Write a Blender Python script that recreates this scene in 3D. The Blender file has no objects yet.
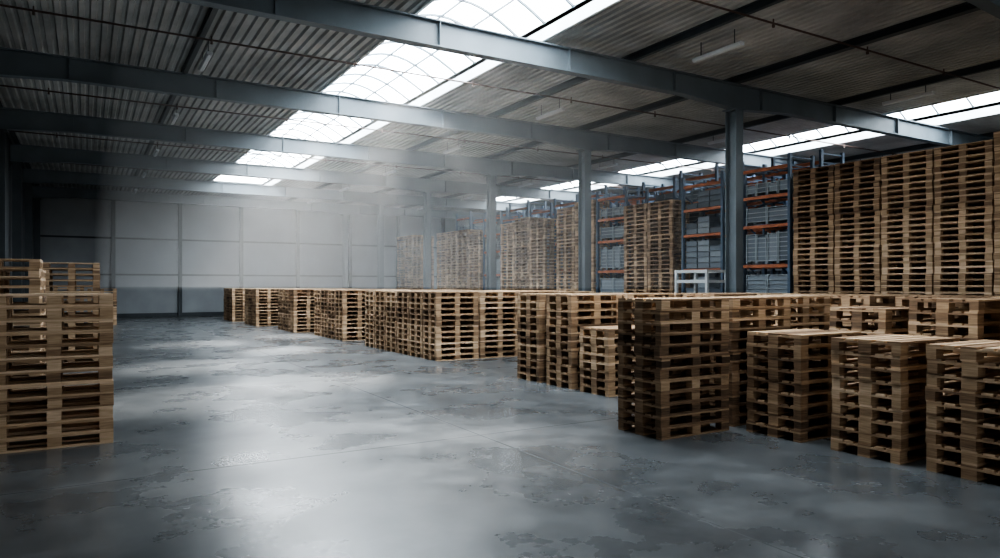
import bpy, math, random
from mathutils import Vector, Matrix
random.seed(7)
scene = bpy.context.scene
COL = scene.collection

# ------------------------------------------------------------------ helpers
class MB:
    def __init__(s):
        s.v=[]; s.f=[]; s.t=[]
    def box(s,x0,x1,y0,y1,z0,z1,tone=0.5,rot=0,org=(0,0),off=(0,0)):
        b=len(s.v)
        c,sn=math.cos(rot),math.sin(rot)
        for (x,y,z) in ((x0,y0,z0),(x1,y0,z0),(x1,y1,z0),(x0,y1,z0),(x0,y0,z1),(x1,y0,z1),(x1,y1,z1),(x0,y1,z1)):
            if rot:
                dx,dy=x-org[0],y-org[1]
                x=org[0]+dx*c-dy*sn; y=org[1]+dx*sn+dy*c
            s.v.append((x+off[0],y+off[1],z))
        for q in ((0,3,2,1),(4,5,6,7),(0,1,5,4),(1,2,6,5),(2,3,7,6),(3,0,4,7)):
            s.f.append(tuple(b+i for i in q)); s.t.append(tone)
    def beam(s,p,q,w,tone=0.5):
        p=Vector(p);q=Vector(q);d=(q-p).normalized()
        u=d.cross(Vector((0,0,1)))
        if u.length<1e-3:u=Vector((1,0,0))
        u.normalize();v=d.cross(u)
        b=len(s.v);h=w/2
        for e in (p,q):
            for a,c in ((-h,-h),(h,-h),(h,h),(-h,h)):
                s.v.append(tuple(e+u*a+v*c))
        for qd in ((0,1,2,3),(7,6,5,4),(0,4,5,1),(1,5,6,2),(2,6,7,3),(3,7,4,0)):
            s.f.append(tuple(b+i for i in qd)); s.t.append(tone)
    def prism(s,prof,axis,a,b_,tone=0.5):
        n=len(prof);b=len(s.v)
        for e in (a,b_):
            for (u,z) in prof:
                s.v.append((e,u,z) if axis=='x' else (u,e,z))
        for i in range(n):
            j=(i+1)%n
            s.f.append((b+i,b+j,b+n+j,b+n+i)); s.t.append(tone)
        s.f.append(tuple(b+i for i in range(n-1,-1,-1)));s.t.append(tone)
        s.f.append(tuple(b+n+i for i in range(n)));s.t.append(tone)
    def mesh(s,name,mat=None):
        m=bpy.data.meshes.new(name); m.from_pydata(s.v,[],s.f)
        a=m.attributes.new('tone','FLOAT','FACE'); a.data.foreach_set('value',s.t)
        if mat: m.materials.append(mat)
        m.update(); return m
def obj(name,mesh,loc=(0,0,0),parent=None,rz=0,sc=None):
    o=bpy.data.objects.new(name,mesh); COL.objects.link(o)
    o.location=loc; o.rotation_euler=(0,0,rz)
    if sc:o.scale=sc
    if parent:o.parent=parent
    return o

def mat(name):
    m=bpy.data.materials.new(name); m.use_nodes=True
    nt=m.node_tree; b=nt.nodes['Principled BSDF']
    return m,nt,b
def N(nt,t,**k):
    n=nt.nodes.new(t)
    for a,v in k.items():
        if a in n.inputs: n.inputs[a].default_value=v
        else: setattr(n,a,v)
    return n
def ramp(nt,stops):
    r=nt.nodes.new('ShaderNodeValToRGB'); e=r.color_ramp.elements
    while len(e)<len(stops): e.new(0.5)
    for i,(p,c) in enumerate(stops):
        e[i].position=p; e[i].color=(*c,1)
    return r
def simple(name,col,rough=.5,metal=0,noise=.15,scale=3.0,bump=0):
    m,nt,b=mat(name)
    tc=N(nt,'ShaderNodeTexCoord'); no=N(nt,'ShaderNodeTexNoise'); no.inputs['Scale'].default_value=scale; no.inputs['Detail'].default_value=5
    nt.links.new(tc.outputs['Object'],no.inputs['Vector'])
    r=ramp(nt,[(.3,tuple(c*(1-noise) for c in col)),(.7,tuple(min(1,c*(1+noise)) for c in col))])
    nt.links.new(no.outputs['Fac'],r.inputs['Fac']); nt.links.new(r.outputs['Color'],b.inputs['Base Color'])
    b.inputs['Roughness'].default_value=rough; b.inputs['Metallic'].default_value=metal
    if bump:
        bp=N(nt,'ShaderNodeBump'); bp.inputs['Strength'].default_value=bump; bp.inputs['Distance'].default_value=.02
        nt.links.new(no.outputs['Fac'],bp.inputs['Height']); nt.links.new(bp.outputs['Normal'],b.inputs['Normal'])
    return m

# ------------------------------------------------------------------ materials
def wood_mat():
    m,nt,b=mat('pallet_wood')
    at=N(nt,'ShaderNodeAttribute'); at.attribute_name='tone'
    oi=N(nt,'ShaderNodeObjectInfo')
    tc=N(nt,'ShaderNodeTexCoord')
    mp=N(nt,'ShaderNodeMapping'); mp.inputs['Scale'].default_value=(2.5,2.5,40)
    nt.links.new(tc.outputs['Object'],mp.inputs['Vector'])
    no=N(nt,'ShaderNodeTexNoise'); no.inputs['Scale'].default_value=2.2; no.inputs['Detail'].default_value=6
    nt.links.new(mp.outputs['Vector'],no.inputs['Vector'])
    r=ramp(nt,[(0.0,(.085,.056,.037)),(.35,(.29,.188,.115)),(.65,(.52,.368,.234)),(1.0,(.80,.62,.45))])
    mix=N(nt,'ShaderNodeMath',operation='MULTIPLY_ADD'); mix.inputs[1].default_value=.6
    nt.links.new(no.outputs['Fac'],mix.inputs[0])
    ad=N(nt,'ShaderNodeMath',operation='SUBTRACT'); ad.inputs[1].default_value=.30
    nt.links.new(at.outputs['Fac'],ad.inputs[0])
    nt.links.new(ad.outputs[0],mix.inputs[2])
    ob=N(nt,'ShaderNodeMath',operation='MULTIPLY_ADD'); ob.inputs[1].default_value=.24; 
    nt.links.new(oi.outputs['Random'],ob.inputs[0]); nt.links.new(mix.outputs[0],ob.inputs[2])
    sb=N(nt,'ShaderNodeMath',operation='SUBTRACT'); sb.inputs[1].default_value=.12
    nt.links.new(ob.outputs[0],sb.inputs[0])
    nt.links.new(sb.outputs[0],r.inputs['Fac'])
    nt.links.new(r.outputs['Color'],b.inputs['Base Color'])
    b.inputs['Roughness'].default_value=.75
    return m
M_wood=wood_mat()
def crate_mat():
    m,nt,b=mat('plastic_crates')
    at=N(nt,'ShaderNodeAttribute'); at.attribute_name='tone'
    r=ramp(nt,[(0.0,(.09,.115,.14)),(.4,(.21,.25,.29)),(.8,(.36,.41,.45)),(1.0,(.56,.60,.62))])
    nt.links.new(at.outputs['Fac'],r.inputs['Fac']); nt.links.new(r.outputs['Color'],b.inputs['Base Color'])
    b.inputs['Roughness'].default_value=.5
    return m
M_crate=crate_mat()
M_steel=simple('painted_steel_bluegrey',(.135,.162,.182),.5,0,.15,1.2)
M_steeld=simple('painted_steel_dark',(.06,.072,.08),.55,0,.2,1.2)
M_deck=simple('galvanised_roof_deck',(.38,.39,.385),.55,.0,.3,.7)
M_white=simple('white_painted_metal',(.62,.65,.66),.5,0,.06,2)
M_orange=simple('orange_rack_steel',(.52,.18,.085),.5,0,.25,3)
M_blue=simple('blue_rack_steel',(.11,.16,.23),.5,0,.15,3)
M_rust=simple('red_oxide_pipe',(.09,.06,.05),.6,0,.2,4)
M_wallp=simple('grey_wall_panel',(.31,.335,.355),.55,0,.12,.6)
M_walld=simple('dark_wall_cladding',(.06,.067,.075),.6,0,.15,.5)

def floor_mat():
    m,nt,b=mat('polished_concrete'); L=nt.links.new
    g=N(nt,'ShaderNodeNewGeometry')
    n1=N(nt,'ShaderNodeTexNoise'); n1.inputs['Scale'].default_value=.4; n1.inputs['Detail'].default_value=5; n1.inputs['Roughness'].default_value=.55
    n2=N(nt,'ShaderNodeTexNoise'); n2.inputs['Scale'].default_value=1.6; n2.inputs['Detail'].default_value=8; n2.inputs['Roughness'].default_value=.6
    n3=N(nt,'ShaderNodeTexNoise'); n3.inputs['Scale'].default_value=.6; n3.inputs['Detail'].default_value=4; n3.inputs['Roughness'].default_value=.5
    for n in (n1,n2,n3): L(g.outputs['Position'],n.inputs['Vector'])
    mx=N(nt,'ShaderNodeMath',operation='MULTIPLY_ADD'); mx.inputs[1].default_value=.5
    L(n2.outputs['Fac'],mx.inputs[0]); 
    m2=N(nt,'ShaderNodeMath',operation='MULTIPLY'); m2.inputs[1].default_value=.5; L(n1.outputs['Fac'],m2.inputs[0]); L(m2.outputs[0],mx.inputs[2])
    r=ramp(nt,[(.30,(.052,.059,.064)),(.5,(.090,.098,.104)),(.70,(.145,.154,.16))]); L(mx.outputs[0],r.inputs['Fac'])
    sp=N(nt,'ShaderNodeSeparateXYZ'); L(g.outputs['Position'],sp.inputs[0])
    def joint(out,off,per):
        a=N(nt,'ShaderNodeMath',operation='SUBTRACT'); a.inputs[1].default_value=off; L(out,a.inputs[0])
        p=N(nt,'ShaderNodeMath',operation='PINGPONG'); p.inputs[1].default_value=per/2; L(a.outputs[0],p.inputs[0])
        c=N(nt,'ShaderNodeMath',operation='LESS_THAN'); c.inputs[1].default_value=.009; L(p.outputs[0],c.inputs[0]); return c
    j1=joint(sp.outputs['X'],4.3,6.1); j2=joint(sp.outputs['Y'],7.75,6.1)
    jm=N(nt,'ShaderNodeMath',operation='MAXIMUM'); L(j1.outputs[0],jm.inputs[0]); L(j2.outputs[0],jm.inputs[1])
    jj=N(nt,'ShaderNodeMath',operation='MULTIPLY'); jj.inputs[1].default_value=.6; L(jm.outputs[0],jj.inputs[0])
    mc=N(nt,'ShaderNodeMix',data_type='RGBA'); L(jj.outputs[0],mc.inputs[0]); L(r.outputs['Color'],mc.inputs[6]); mc.inputs[7].default_value=(.015,.017,.018,1)
    L(mc.outputs[2],b.inputs['Base Color'])
    mr=N(nt,'ShaderNodeMath',operation='MULTIPLY_ADD'); mr.inputs[1].default_value=.35; L(n2.outputs['Fac'],mr.inputs[0])
    mr2=N(nt,'ShaderNodeMath',operation='MULTIPLY'); mr2.inputs[1].default_value=.65; L(n3.outputs['Fac'],mr2.inputs[0]); L(mr2.outputs[0],mr.inputs[2])
    rr=N(nt,'ShaderNodeMapRange'); rr.inputs['From Min'].default_value=.33; rr.inputs['From Max'].default_value=.67; rr.inputs['To Min'].default_value=.19; rr.inputs['To Max'].default_value=.40
    L(mr.outputs[0],rr.inputs['Value'])
    ra=N(nt,'ShaderNodeMath',operation='MAXIMUM'); L(rr.outputs[0],ra.inputs[0]); 
    jr=N(nt,'ShaderNodeMath',operation='MULTIPLY'); jr.inputs[1].default_value=.8; L(jm.outputs[0],jr.inputs[0]); L(jr.outputs[0],ra.inputs[1])
    L(ra.outputs[0],b.inputs['Roughness'])
    b.inputs['Specular IOR Level'].default_value=.68
    return m
M_floor=floor_mat()

def sky_mat():
    m=bpy.data.materials.new('skylight_polycarbonate'); m.use_nodes=True; nt=m.node_tree; nt.nodes.clear(); L=nt.links.new
    o=N(nt,'ShaderNodeOutputMaterial'); e=N(nt,'ShaderNodeEmission')
    g=N(nt,'ShaderNodeNewGeometry'); n=N(nt,'ShaderNodeTexNoise'); n.inputs['Scale'].default_value=.35; n.inputs['Detail'].default_value=2
    L(g.outputs['Position'],n.inputs['Vector'])
    r=ramp(nt,[(.35,(.66,.76,.84)),(.62,(.95,.98,1.0))]); L(n.outputs['Fac'],r.inputs['Fac']); L(r.outputs['Color'],e.inputs['Color'])
    e.inputs['Strength'].default_value=SKY
    L(e.outputs[0],o.inputs['Surface']); return m
SKY=17.5
M_sky=sky_mat()

# ------------------------------------------------------------------ pallets
def pallet(mb,z,cx,cy,rot,base,turn,rnd):
    def bx(x0,x1,y0,y1,z0,z1,t):
        t=max(0,min(1,t))
        if turn: x0,x1,y0,y1=y0,y1,x0,x1
        mb.box(x0,x1,y0,y1,z+z0,z+z1,t,rot=rot or 1e-5,off=(cx,cy))
    r=lambda: base+rnd.uniform(-.26,.26)
    for y,w in ((-.35,.10),(0,.145),(.35,.10)):
        bx(-.6,.6,y-w/2,y+w/2,0,.022,r())
        for x in (-.5275,0,.5275):
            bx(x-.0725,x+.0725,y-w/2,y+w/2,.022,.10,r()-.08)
    for x in (-.5275,0,.5275):
        bx(x-.0725,x+.0725,-.4,.4,.10,.122,r())
    for y,w in ((-.3275,.145),(-.175,.10),(0,.145),(.175,.10),(.3275,.145)):
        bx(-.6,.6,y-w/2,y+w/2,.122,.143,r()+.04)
def stack_mesh(n,seed,turn):
    rnd=random.Random(seed); mb=MB(); base=.5
    for i in range(n):
        if i%3==0 or rnd.random()<.3: base=rnd.uniform(.38,.68)
        j=.008 if n<20 else .018
        pallet(mb,i*.144,rnd.uniform(-j,j),rnd.uniform(-j,j),rnd.uniform(-.01,.01),base,turn,rnd)
    return mb.mesh('pallet_stack_mesh',M_wood)
_cache={}
def stack(x0,y0,n,turn=False,zs=None,var=None):
    v=random.randrange(3) if var is None else var
    k=(n,turn,v)
    if k not in _cache: _cache[k]=stack_mesh(n,n*10+v+(500 if turn else 0),turn)
    w,d=(.8,1.2) if turn else (1.2,.8)
    flip=random.choice((0,math.pi))
    return obj('pallet_stack',_cache[k],(x0+w/2,y0+d/2,0.0),rz=flip,sc=(1,1,zs) if zs else None)

stack(6.05,6.35,12)
stack(7.46,6.48,12)
stack(7.41,5.40,9); stack(7.41,4.20,9); stack(7.41,3.14,9); stack(7.41,2.05,9)
for (x,y,n) in ((9.0,6.9,12),(9.0,5.3,11),(9.0,4.2,12),(9.0,3.1,12),(9.0,2.0,12)): stack(x,y,n)
for (x,y,n) in ((10.45,7.6,12),(10.45,6.4,12),(10.45,5.2,12),(10.45,4.1,12),(10.45,3.0,11),(11.8,8.2,12),(11.8,7.0,12),(11.8,5.9,12),(11.8,4.8,12),(11.8,3.6,12)): stack(x,y,n)
stack(7.62,9.25,8); stack(7.60,10.28,12); stack(7.60,11.32,12)
for ix,x in enumerate((8.95,10.22,11.5)):
    for iy,y in enumerate((9.3,10.3,11.3)):
        stack(x+.01*iy,y,12 if (ix+iy)%4 else 11)
for ix,x in enumerate((7.52,8.78,10.04,11.3)):
    for iy in range(6):
        stack(x,15.8+iy*.87,12)
for ix in range(4):
    for iy in range(4): stack(7.5+ix*1.27,23.1+iy*.86,12)
for ix in range(4):
    for iy in range(3): stack(7.15+ix*1.27,28.2+iy*.90,12)
for ix in range(4):
    for iy in range(3): stack(6.75+ix*1.27,33.4+iy*.88,12)
for ix in range(4):
    for iy in range(3): stack(6.55+ix*1.27,38.2+iy*.88,12)
stack(-.91,9.63,12,zs=1.04); 
stack(-1.80,13.0,16); stack(-1.80,14.0,15)
stack(-.88,20.0,17); stack(-.88,21.0,16)
stack(.1,38.0,12); stack(-1.25,38.0,13)
def tall(y0,cnt,n,x=16.8,rows=1):
    for i in range(cnt):
        for r_ in range(rows): stack(x+.9*r_,y0+i*1.24,n+random.choice((-1,0,0,1)),turn=True)
tall(2.6,8,35,rows=3)
tall(17.1,2,34); tall(21.3,2,36); tall(24.6,3,34); tall(30.3,4,33); tall(37.3,3,33)

# ------------------------------------------------------------------ racks
RL,RD,RH=1.75,1.1,5.6
def rack_meshes(seed):
    fr=MB(); be=MB(); cr=MB(); rnd=random.Random(seed)
    for y in (0.05,RL-.05):
        for x in (0.05,RD-.05):
            fr.box(x-.05,x+.05,y-.04,y+.04,0,RH)
        z=.2;s=0
        while z<RH-.7:
            a,b=(0.05,RD-.05) if s%2==0 else (RD-.05,.05)
            fr.beam((a,y,z),(b,y,z+.6),.035); z+=.6; s+=1
        fr.beam((.05,y,.15),(RD-.05,y,.15),.04); fr.beam((.05,y,RH-.1),(RD-.05,y,RH-.1),.04)
    levels=(1.25,2.45,3.6,4.45,5.25)
    for z in levels:
        for x in (.05,RD-.05): be.box(x-.03,x+.03,.09,RL-.09,z-.045,z+.045)
        for k in range(5):
            y=.2+k*(RL-.4)/4
            fr.box(.08,RD-.08,y-.03,y+.03,z+.02,z+.055)
    for li,z0 in enumerate((0.05,1.32,2.52,3.67,4.52)):
        z1=(1.19,2.39,3.54,4.39,5.19)[li]
        kind=rnd.choice((0,0,1,2))
        if kind==0:
            hh=.185; nz=int((z1-z0-.08)/hh)
            for a in range(3):
                base=rnd.uniform(.2,.7); nn=max(1,nz-rnd.choice((0,0,1,2)))
                for b_ in range(2):
                    for c in range(nn):
                        y=.13+a*.51; x=.10+b_*.46; z=z0+c*hh; t=max(0,min(1,base+rnd.uniform(-.2,.2)))
                        cr.box(x,x+.43,y,y+.47,z,z+hh-.03,t)
                        cr.box(x-.012,x+.442,y-.012,y+.482,z+hh-.045,z+hh-.015,max(0,t-.15))
        else:
            nn=4 if kind==1 else 2
            wy=(RL-.26)/nn
            for a in range(nn):
                y=.13+a*wy; top=z1-rnd.uniform(.05,.35); base=rnd.uniform(.1,.6)
                cr.box(.14,RD-.14,y+.03,y+wy-.05,z0+.1,top-.05,base)
                for (xx,yy) in ((.1,y),(.1,y+wy-.05),(RD-.14,y),(RD-.14,y+wy-.05)):
                    cr.box(xx,xx+.04,yy,yy+.03,z0,top,.8)
                z=z0+.08
                while z<top:
                    cr.box(.095,.11,y,y+wy-.02,z,z+.02,.9); cr.box(.1,RD-.1,y-.008,y,z,z+.02,.9); z+=.13
    return fr.mesh('rack_frames',M_blue),be.mesh('rack_beams',M_orange),cr.mesh('rack_goods',M_crate)
RMS=[rack_meshes(s) for s in (3,11,5)]
ri=0
def rack(x,y,zs=1):
    global ri
    RM=RMS[ri%3]; ri+=1
    e=bpy.data.objects.new('pallet_rack',None); COL.objects.link(e); e.location=(x,y,0); e.scale=(1,1,zs)
    obj('uprights',RM[0],parent=e); obj('shelf_beams',RM[1],parent=e); obj('stored_goods',RM[2],parent=e)
rack(16.9,12.65); rack(16.9,15.05,.97)
rack(16.9,28.42,.97)
rack(16.9,19.52,.98)
for i in range(12):
    rack(18.3,12.65+1.95*i,(1.04,1.01,1.07)[i%3])
for i in range(10):
    rack(20.6,14.0+2.1*i,(1.04,1.08)[i%2])

mb=MB()
for x in (0,.8):
    for y in (0,1.2):
        mb.box(x-.04,x+.04,y-.04,y+.04,0,2.35)
for z in (2.3,2.0,.3,1.1):
    for x in (0,.8): mb.box(x-.03,x+.03,0,1.2,z-.04,z+.04)
    for y in (0,1.2): mb.box(0,.8,y-.03,y+.03,z-.04,z+.04)
mb.box(0.03,.77,.03,1.17,2.02,2.05)
obj('steel_storage_frame',mb.mesh('steel_storage_frame',M_white),(15.3,14.2,0))

# ------------------------------------------------------------------ building
X0,X1,Y0,Y1=-2.3,30.0,-6.0,46.0
ZR=7.1
mb=MB(); mb.box(X0,X1,Y0,Y1,-.2,0); obj('floor',mb.mesh('floor',M_floor))
SK=[(5.45,8.3,4.0,39.5),(20.9,23.6,4.0,39.5)]
def deck(mb,xa,xb,ya,yb):
    x=xa; p=.2
    pts=[]
    while x<xb-.001:
        for dx,z in ((0,0),(.09,0),(.115,.06),(.175,.06)):
            if x+dx<xb: pts.append((x+dx,ZR+z))
        x+=p
    pts.append((xb,ZR))
    b=len(mb.v)
    for yv in (ya,yb):
        for (u,z) in pts: mb.v.append((u,yv,z))
    n=len(pts)
    for i in range(n-1):
        mb.f.append((b+i,b+i+1,b+n+i+1,b+n+i)); mb.t.append(.5)
mb=MB()
ys,ye=SK[0][2],SK[0][3]
deck(mb,X0,X1,Y0,ys); deck(mb,X0,X1,ye,Y1)
deck(mb,X0,SK[0][0],ys,ye); deck(mb,SK[0][1],SK[1][0],ys,ye); deck(mb,SK[1][1],X1,ys,ye)
mb.box(X0,SK[0][0],Y0,Y1,ZR+.2,ZR+.3); mb.box(SK[0][1],SK[1][0],Y0,Y1,ZR+.2,ZR+.3); mb.box(SK[1][1],X1,Y0,Y1,ZR+.2,ZR+.3)
for s in SK:
    mb.box(s[0],s[1],Y0,ys,ZR+.2,ZR+.3); mb.box(s[0],s[1],ye,Y1,ZR+.2,ZR+.3)
obj('ceiling',mb.mesh('ceiling',M_deck))
for (a,b,ya,yb) in SK:
    par=bpy.data.objects.new('barrel_skylight',None); COL.objects.link(par)
    w=b-a; R=[]; ns=12
    for i in range(ns+1):
        t=i/ns; R.append((a+w*t, ZR+.33+.55*math.sin(math.pi*t)))
    m=MB(); base=0
    for yv in (ya,yb):
        for (x,z) in R: m.v.append((x,yv,z))
    for i in range(ns): m.f.append((i,i+1,ns+1+i+1,ns+1+i)); m.t.append(.5)
    m.f.append(tuple(range(ns+1))); m.t.append(.5); m.f.append(tuple(range(2*ns+1,ns,-1))); m.t.append(.5)
    obj('glazing',m.mesh('glazing',M_sky),parent=par)
    m=MB()
    yv=ya
    while yv<yb:
        for i in range(ns):
            (x,z),(x2,z2)=R[i],R[i+1]
            m.beam((x,yv,z-.04),(x2,yv,z2-.04),.05)
        yv+=1.02
    for i in (3,6,9):
        m.box(R[i][0]-.02,R[i][0]+.02,ya,yb,R[i][1]-.07,R[i][1]-.03)
    obj('ribs',m.mesh('ribs',M_steel),parent=par)
    m=MB()
    m.box(a-.06,a,ya,yb,ZR-.05,ZR+.36); m.box(b,b+.06,ya,yb,ZR-.05,ZR+.36)
    m.box(a,b,ya-.06,ya,ZR-.05,ZR+.36); m.box(a,b,yb,yb+.06,ZR-.05,ZR+.36)
    obj('curb',m.mesh('curb',M_white),parent=par)

FR=[6.0+6.1*i for i in range(-1,7)]; FR[1]=5.7
def rafter(y):
    m=MB(); fw=.11; tf=.025
    def bot(x):
        z=6.42
        for c,l in ((14.0,1.9),(X0,1.9),(X1,1.9)):
            d=abs(x-c)
            if d<l: z=min(z,6.42-.13*(1-d/l))
        return z
    TOP=6.93
    xs=[X0,X0+1.9,12.1,14.0,15.9,X1-1.9,X1]
    for i in range(len(xs)-1):
        a,b=xs[i],xs[i+1]; za,zb=bot(a),bot(b)
        def seg(hw,z0a,z1a,z0b,z1b):
            k=len(m.v)
            for (x,zl,zh) in ((a,z0a,z1a),(b,z0b,z1b)):
                m.v.extend([(x,y-hw,zl),(x,y+hw,zl),(x,y+hw,zh),(x,y-hw,zh)])
            for q in ((0,1,5,4),(1,2,6,5),(2,3,7,6),(3,0,4,7),(0,3,2,1),(4,5,6,7)):
                m.f.append(tuple(k+t for t in q)); m.t.append(.5)
        seg(fw,za,za+tf,zb,zb+tf); seg(.01,za+tf,TOP-tf,zb+tf,TOP-tf); seg(fw,TOP-tf,TOP,TOP-tf,TOP)
    x=X0+2
    while x<X1:
        m.box(x-.008,x+.008,y-fw+.01,y+fw-.01,bot(x)+tf,TOP-tf); x+=3.05
    obj('roof_beam',m.mesh('roof_beam',M_steel))
for y in FR: rafter(y)
def column(x,y,h,mt=M_steel):
    m=MB(); d=.17;w=.13;t=.02
    m.box(-w,w,-d,-d+t,0,h); m.box(-w,w,d-t,d,0,h); m.box(-.012,.012,-d+t,d-t,0,h)
    m.box(-.24,.24,-.24,.24,0,.03)
    m.box(-.2,.2,-.2,.2,h-.03,h)
    for sx in (-1,1):
        for sy in (-1,1): m.box(sx*.19-.02,sx*.19+.02,sy*.19-.02,sy*.19+.02,.03,.07)
    obj('steel_column',m.mesh('steel_column',mt),(x,y,0))
for y in FR:
    column(14.0,y,6.29)
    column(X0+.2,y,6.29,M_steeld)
for x in (X0+.2,2.05,10.6,14.0,18.2,26.6):
    m=MB(); w=.09 if x==14.0 else .05
    m.box(x-w,x+w,Y0+.01,Y1-.01,6.935,6.95); m.box(x-.01,x+.01,Y0+.01,Y1-.01,6.95,7.08); m.box(x-w,x+w,Y0+.01,Y1-.01,7.08,7.095)
    obj('roof_purlin',m.mesh('roof_purlin',M_steeld))
for i,y in enumerate([f+3.05 for f in FR[:-1]]+[44.3]):
    m=MB(); m.prism([(y+.02*math.cos(k*math.pi/4),6.85+.02*math.sin(k*math.pi/4)) for k in range(8)],'x',X0+.1,X1-.1)
    x=X0+1.5
    while x<X1: 
        m.box(x-.01,x+.01,y-.01,y+.01,6.87,6.93); m.box(x-.02,x+.02,y-.02,y+.02,6.77,6.83); x+=3
    obj('sprinkler_pipe',m.mesh('sprinkler_pipe',M_rust))
M_tube=simple('lamp_diffuser',(.55,.58,.60),.4,0,.02,2)
for x in (2.25,11.35,18.4,26.8):
    for k in range(7):
        yv=3.5+6.1*k
        e=bpy.data.objects.new('fluorescent_lamp',None); COL.objects.link(e); e.location=(x,yv,.26)
        m=MB(); m.prism([(-.06,6.53),(-.06,6.48),(-.035,6.45),(.035,6.45),(.06,6.48),(.06,6.53)],'y',0,1.3); obj('housing',m.mesh('housing',M_tube),parent=e)
        m=MB()
        for yy in (.2,1.1): m.box(-.008,.008,yy-.008,yy+.008,6.53,6.835)
        obj('hangers',m.mesh('hangers',M_steeld),parent=e)
# walls
m=MB(); m.box(X0,X1,Y1,Y1+.2,0,ZR+.3); obj('wall_back',m.mesh('wall_back',M_wallp))
m=MB()
px=[X0+.2+3.5*i for i in range(10)]
for i in range(9):
    for (za,zb) in ((.25,2.45),(2.55,4.55),(4.65,6.7)):
        m.box(px[i]+.14,min(px[i+1]-.14,X1-.05),Y1-.035,Y1,za,zb)
obj('wall_panelling',m.mesh('wall_panelling',M_wallp))
m=MB()
for i in range(1,10):
    if px[i]<X1-.2: m.box(px[i]-.10,px[i]+.10,Y1-.25,Y1-.03,0,6.9)
for z in (2.5,4.6): m.box(X0,X1,Y1-.10,Y1-.03,z-.05,z+.05)
obj('wall_framing',m.mesh('wall_framing',M_steeld))
m=MB(); m.box(X0,X1,Y1-.05,Y1-.001,0,.24); obj('baseboard_back',m.mesh('baseboard_back',M_steeld))
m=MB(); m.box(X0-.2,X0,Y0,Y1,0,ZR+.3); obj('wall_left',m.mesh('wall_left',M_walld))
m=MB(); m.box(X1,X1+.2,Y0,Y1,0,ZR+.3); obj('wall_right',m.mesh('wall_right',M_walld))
m=MB()
fill_openings=[(-1.6,4.6),(7.0,13.2),(16,22)]  # unseen openings added behind camera so world light fills from the front
xx=X0
for a,b in fill_openings:
    m.box(xx,a,Y0-.2,Y0,0,ZR+.3); m.box(a,b,Y0-.2,Y0,5.2,ZR+.3); xx=b
m.box(xx,X1,Y0-.2,Y0,0,ZR+.3)
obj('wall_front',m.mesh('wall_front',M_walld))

# ------------------------------------------------------------------ haze layer + daylight shafts
hm=bpy.data.materials.new('dust_haze'); hm.use_nodes=True; nt=hm.node_tree; nt.nodes.clear()
o=N(nt,'ShaderNodeOutputMaterial'); v=N(nt,'ShaderNodeVolumeScatter'); v.inputs['Density'].default_value=.0120; v.inputs['Anisotropy'].default_value=.0; v.inputs['Color'].default_value=(.98,.97,.95,1)
nt.links.new(v.outputs[0],o.inputs['Volume'])
m=MB(); m.box(.45,13.7,10.0,45.6,1.82,6.26); obj('dust_haze',m.mesh('dust_haze',hm))
# (x, y, dx, dy, cone deg, energy)
for (x,yv,dx,dy,cone,en) in ((6.4,9.6,-.45,-.25,40,3800),(7.2,13.4,-.75,-.1,26,9500),(6.6,15.6,-.35,-.25,26,9500),(7.2,16.8,.7,0.1,24,8000),(6.6,20.0,-.6,-.3,24,11000),(7.3,22.3,.6,.0,22,8000),(6.6,22.2,-.2,-.2,24,10000),(6.9,27.0,-.5,-.35,24,9000),(7.2,28.6,-.1,-.3,24,7500)):
    ld=bpy.data.lights.new('daylight_shaft','SPOT'); ld.energy=en; ld.spot_size=math.radians(cone); ld.spot_blend=1.0; ld.shadow_soft_size=.12; ld.color=(1,.955,.90)
    lo=bpy.data.objects.new('daylight_shaft',ld); COL.objects.link(lo); lo.location=(x,yv,7.5)
    d=Vector((dx,dy,-1)); lo.rotation_euler=d.to_track_quat('-Z','Y').to_euler()

w=bpy.data.worlds.new('world'); scene.world=w; w.use_nodes=True
w.node_tree.nodes['Background'].inputs[0].default_value=(.93,.95,.95,1); w.node_tree.nodes['Background'].inputs[1].default_value=1.6
try:
    scene.view_settings.look='AgX - High Contrast'
except Exception as ex: print(ex)

cam=bpy.data.cameras.new('camera'); co=bpy.data.objects.new('camera',cam); COL.objects.link(co)
co.location=(0,0,1.9); co.rotation_euler=(math.radians(90),0,-math.atan(415/700)); cam.sensor_width=36; cam.lens=25.2; cam.shift_y=.006
cam.clip_end=300
scene.camera=co
